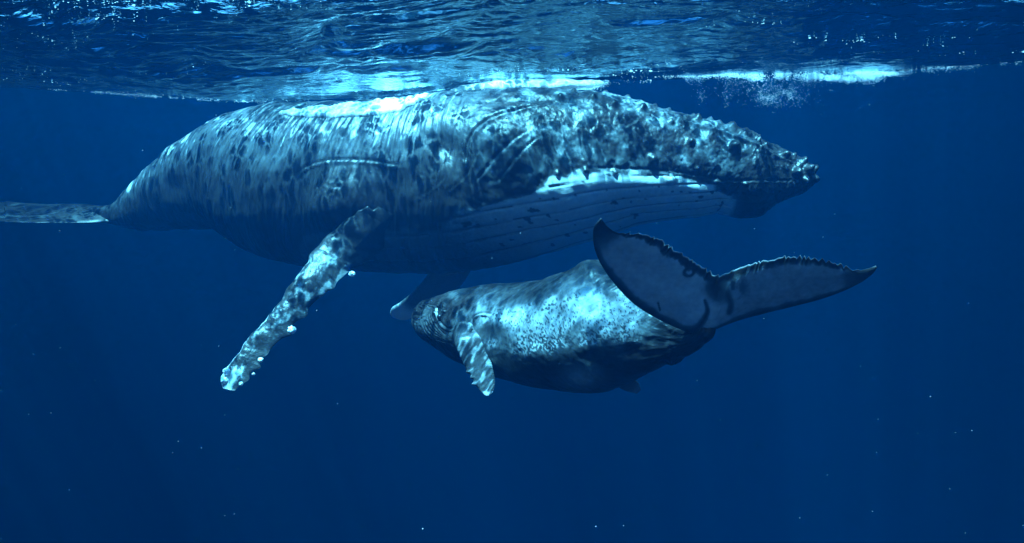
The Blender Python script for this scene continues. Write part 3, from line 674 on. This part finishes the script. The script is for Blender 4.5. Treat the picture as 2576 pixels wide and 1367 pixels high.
def foam_glare_mat():
    m, t = newmat('foam_glare'); L = t.links
    out = N(t, 'OutputMaterial'); b = N(t, 'BsdfDiffuse'); b.inputs[0].default_value = (.93, .92, .95, 1)
    tl = N(t, 'BsdfTranslucent'); tl.inputs[0].default_value = (.93, .92, .95, 1); mx = N(t, 'MixShader'); mx.inputs[0].default_value = .2
    L.new(b.outputs[0], mx.inputs[1]); L.new(tl.outputs[0], mx.inputs[2])
    at = N(t, 'Attribute', attribute_name='cover'); tc = N(t, 'TexCoord')
    nz = N(t, 'TexNoise'); nz.inputs['Scale'].default_value = 9; nz.inputs['Detail'].default_value = 6; L.new(tc.outputs['Object'], nz.inputs['Vector'])
    a = N(t, 'Math', operation='MULTIPLY_ADD'); L.new(nz.outputs[0], a.inputs[0]); a.inputs[1].default_value = .9; L.new(at.outputs['Fac'], a.inputs[2])
    mr = N(t, 'MapRange'); L.new(a.outputs[0], mr.inputs[0]); mr.inputs[1].default_value = .75; mr.inputs[2].default_value = 1.25
    tr = N(t, 'BsdfTransparent'); m2 = N(t, 'MixShader'); L.new(mr.outputs[0], m2.inputs[0]); L.new(tr.outputs[0], m2.inputs[1]); L.new(mx.outputs[0], m2.inputs[2])
    L.new(m2.outputs[0], out.inputs[0]); return m
M_foam_glare = foam_glare_mat()
def foam_glare_strip(name, pts, nu=260, nv=40, seed=0, brk=.5):
    """pts: (px, py_top, py_bottom, D) - a lumpy closed roll standing in for foam and sun glare between the two traced edges"""
    a_ = np.array(pts, float); t = np.linspace(0, 1, nu); T0 = (a_[:, 0]-a_[0, 0])/(a_[-1, 0]-a_[0, 0])
    v = [np.interp(t, T0, a_[:, k]) for k in range(4)]
    cyx = (v[1]+v[2])/2; hh = (v[2]-v[1])/2; Cx = unp(v[0], cyx, v[3]); r = hh/F*v[3]
    a = np.linspace(0, 2*math.pi, nv, endpoint=False)
    Pq = Cx[:, None]+UPV*(r[:, None]*np.cos(a))[..., None]+np.array([0, 1, 0])*((r[:, None]*.8+.05)*np.sin(a))[..., None]
    k = fbm(Pq[..., 0]*3, Pq[..., 1]*6, Pq[..., 2]*6+seed, 4, 211)
    Pq = Cx[:, None]+(Pq-Cx[:, None])*(1+.35*k)[..., None]
    ac = Acc(); cov = (np.clip(1-np.abs(np.cos(a))**3*.6, 0, 1)[None]+.9*brk*fbm(Pq[..., 0]*4.0, Pq[..., 2]*5, seed, 3, 214))*np.minimum(1, np.minimum(t, 1-t)*6)[:, None]
    ac.grid(Pq, cov[..., None]); return link(name, ac.mesh(name, ('cover',)), M_foam_glare)
i0, i1 = np.searchsorted(A_px[:, 0], [770, 1150]); j = np.where((np.sum(A_N[700]*(-A_P[700]), -1) > -1e9))[0]
side_pos = A_P[700, NV//4, 1] < A_P[700, 3*NV//4, 1]; js = np.arange(-30, NV//4+10) if side_pos else np.arange(30, -(NV//4+10), -1)
Pf = A_P[i0:i1][:, js % NV]; Nf = A_N[i0:i1][:, js % NV]; xf = A_px[i0:i1][:, js % NV]; yf = proj(Pf)[1]
yt_ = np.interp(xf, [770, 800, 930, 1010, 1080, 1112, 1150], [284, 280, 262, 252, 246, 240, 228]); yb_ = np.interp(xf, [770, 800, 850, 930, 1010, 1080, 1112, 1150], [286, 292, 298, 300, 295, 284, 268, 248])
nf = fbm(xf/30, yf/9, 0, 4, 221)*5
cov = sst(-3, 5, yf-yt_+nf)*sst(-2, 7, yb_-yf+nf)*sst(770, 800, xf)*(1-sst(1125, 1150, xf))
Pf = Pf+Nf*(cov*(.055+.03*fbm(xf/12, yf/8, 0, 3, 223))-.015)[..., None]
fa = Acc(); fa.grid(Pf, cov[..., None]*.9, closed=False); f0 = link('foam_glare', fa.mesh('foam_glare', ('cover',)), M_foam_glare); tag(f0, 'white foam and added sun glare on the adult whale back', kind='stuff')  # white shell stands in for the overexposed sunlit back as well as foam
f1 = foam_glare_strip('foam_glare', [(1090, 240, 262, 9.7), (1160, 216, 254, 9.7), (1250, 202, 243, 9.7), (1350, 199, 236, 9.7), (1420, 199, 232, 9.7), (1490, 200, 226, 9.75), (1560, 202, 212, 9.8)])
tag(f1, 'long white band of foam and added sun glare along the adult whale back', kind='stuff')
def grains(path, n, spread_up, spread_dn, r0, r1, sd, clump=3.0, along=.05):
    a_ = np.array(path, float); x = rng.uniform(a_[0, 0], a_[-1, 0], n); f = fbm(x/along/1000, 0*x, sd, 3, 230+sd)
    kk = rng.uniform(0, 1, n) < np.clip(.35+clump*f, .03, 1); x = x[kk]; f = f[kk]; m_ = len(x)
    up_ = np.abs(rng.normal(0, 1, m_)); sg = rng.uniform(0, 1, m_) < .4
    y = np.interp(x, a_[:, 0], a_[:, 1])+np.where(sg, -up_*spread_up, up_*spread_dn*(.5+1.5*np.clip(f+.2, 0, 1)))
    return np.stack([x, y, np.interp(x, a_[:, 0], a_[:, 2])+rng.normal(0, .08, m_)], 1), rng.uniform(r0, r1, m_)
ga, ra = grains([(1640, 194, 10.2), (1850, 188, 10.15), (2100, 187, 10.15), (2240, 184, 10.2), (2300, 172, 10.2), (2420, 160, 10.2), (2590, 141, 10.2)], 9000, 2.5, 5.5, .002, .006, 1, 3.0, .03)
for cx_, cy_, wx_, wy_, k_ in ((1968, 190, 9, 5, 900), (2045, 192, 16, 6, 1500), (2100, 197, 12, 4, 700), (2185, 190, 14, 9, 1700), (2160, 182, 26, 4, 900), (2140, 200, 10, 4, 500), (1850, 190, 30, 4, 900), (1900, 196, 12, 5, 500), (2235, 186, 20, 3, 500), (2330, 166, 24, 2.5, 900), (2460, 134, 22, 3, 500), (2530, 130, 12, 3, 260), (1760, 190, 40, 3, 600)):
    q_ = np.stack([rng.normal(cx_, wx_, k_), rng.normal(cy_, wy_, k_), rng.normal(10.15, .07, k_)], 1); ga = np.concatenate([ga, q_]); ra = np.concatenate([ra, rng.uniform(.003, .008, k_)])
gb, rb = grains([(1090, 252, 9.62), (1160, 232, 9.62), (1300, 218, 9.65), (1450, 214, 9.65), (1640, 203, 9.75)], 6000, 3, 5, .003, .009, 2, 1.5, .06)
gc, rc = grains([(770, 288, 9.9), (930, 284, 9.72), (1080, 268, 9.6), (1120, 250, 9.6)], 3500, 10, 9, .003, .008, 3, 1.5, .06)
gd, rd = grains([(120, 222, 10.2), (400, 243, 10.2), (620, 258, 10.1), (800, 256, 10.0)], 1500, 4, 2, .002, .006, 4, 3.0, .03)  # grains on the left lip stand in for glitter
gq = np.concatenate([ga, gb, gc, gd]); gr = specks('froth_glints', unp(gq[:, 0], gq[:, 1], gq[:, 2]), np.concatenate([ra, rb, rc, rd])*.8, M_bub_glint)
tag(gr, 'loose white froth and glint grains along the water line', kind='stuff')
# marine snow
k = 150
q = np.stack([rng.uniform(-50, 2626, k), rng.uniform(230, 1380, k), rng.uniform(1.6, 9, k)], 1)
rs = rng.uniform(.0003, .0007, k)*q[:, 2]
rs *= 1+1.5*(rng.uniform(0, 1, k) > .93)
snow = specks('marine_snow', unp(q[:, 0], q[:, 1], q[:, 2]), rs, M_speck, stretch=rng.uniform(.5, 1.5, (k, 3)))
tag(snow, 'pale specks drifting in the open water', kind='stuff')

# ------------------------------------------------------------------ the water itself: one closed box of even density
m, t = newmat('haze'); out = N(t, 'OutputMaterial'); pv = N(t, 'VolumePrincipled')
pv.inputs['Color'].default_value = (.0, .215, .64, 1); pv.inputs['Absorption Color'].default_value = (.0, .10, .12, 1)
pv.inputs['Density'].default_value = WATER_DENSITY; pv.inputs['Anisotropy'].default_value = .72
t.links.new(pv.outputs[0], out.inputs['Volume'])
x0, x1, y0, y1, z0, z1 = -310, 310, -70, 430, -200, float(Z.max())+.25
V = np.array([(x0, y0, z0), (x1, y0, z0), (x1, y1, z0), (x0, y1, z0), (x0, y0, z1), (x1, y0, z1), (x1, y1, z1), (x0, y1, z1)], float)
q = np.array([(0, 3, 2, 1), (4, 5, 6, 7), (0, 1, 5, 4), (1, 2, 6, 5), (2, 3, 7, 6), (3, 0, 4, 7)])
hz = link('haze', mesh_np('haze', V, q, smooth=False), m); tag(hz, 'clear blue sea water', kind='stuff')
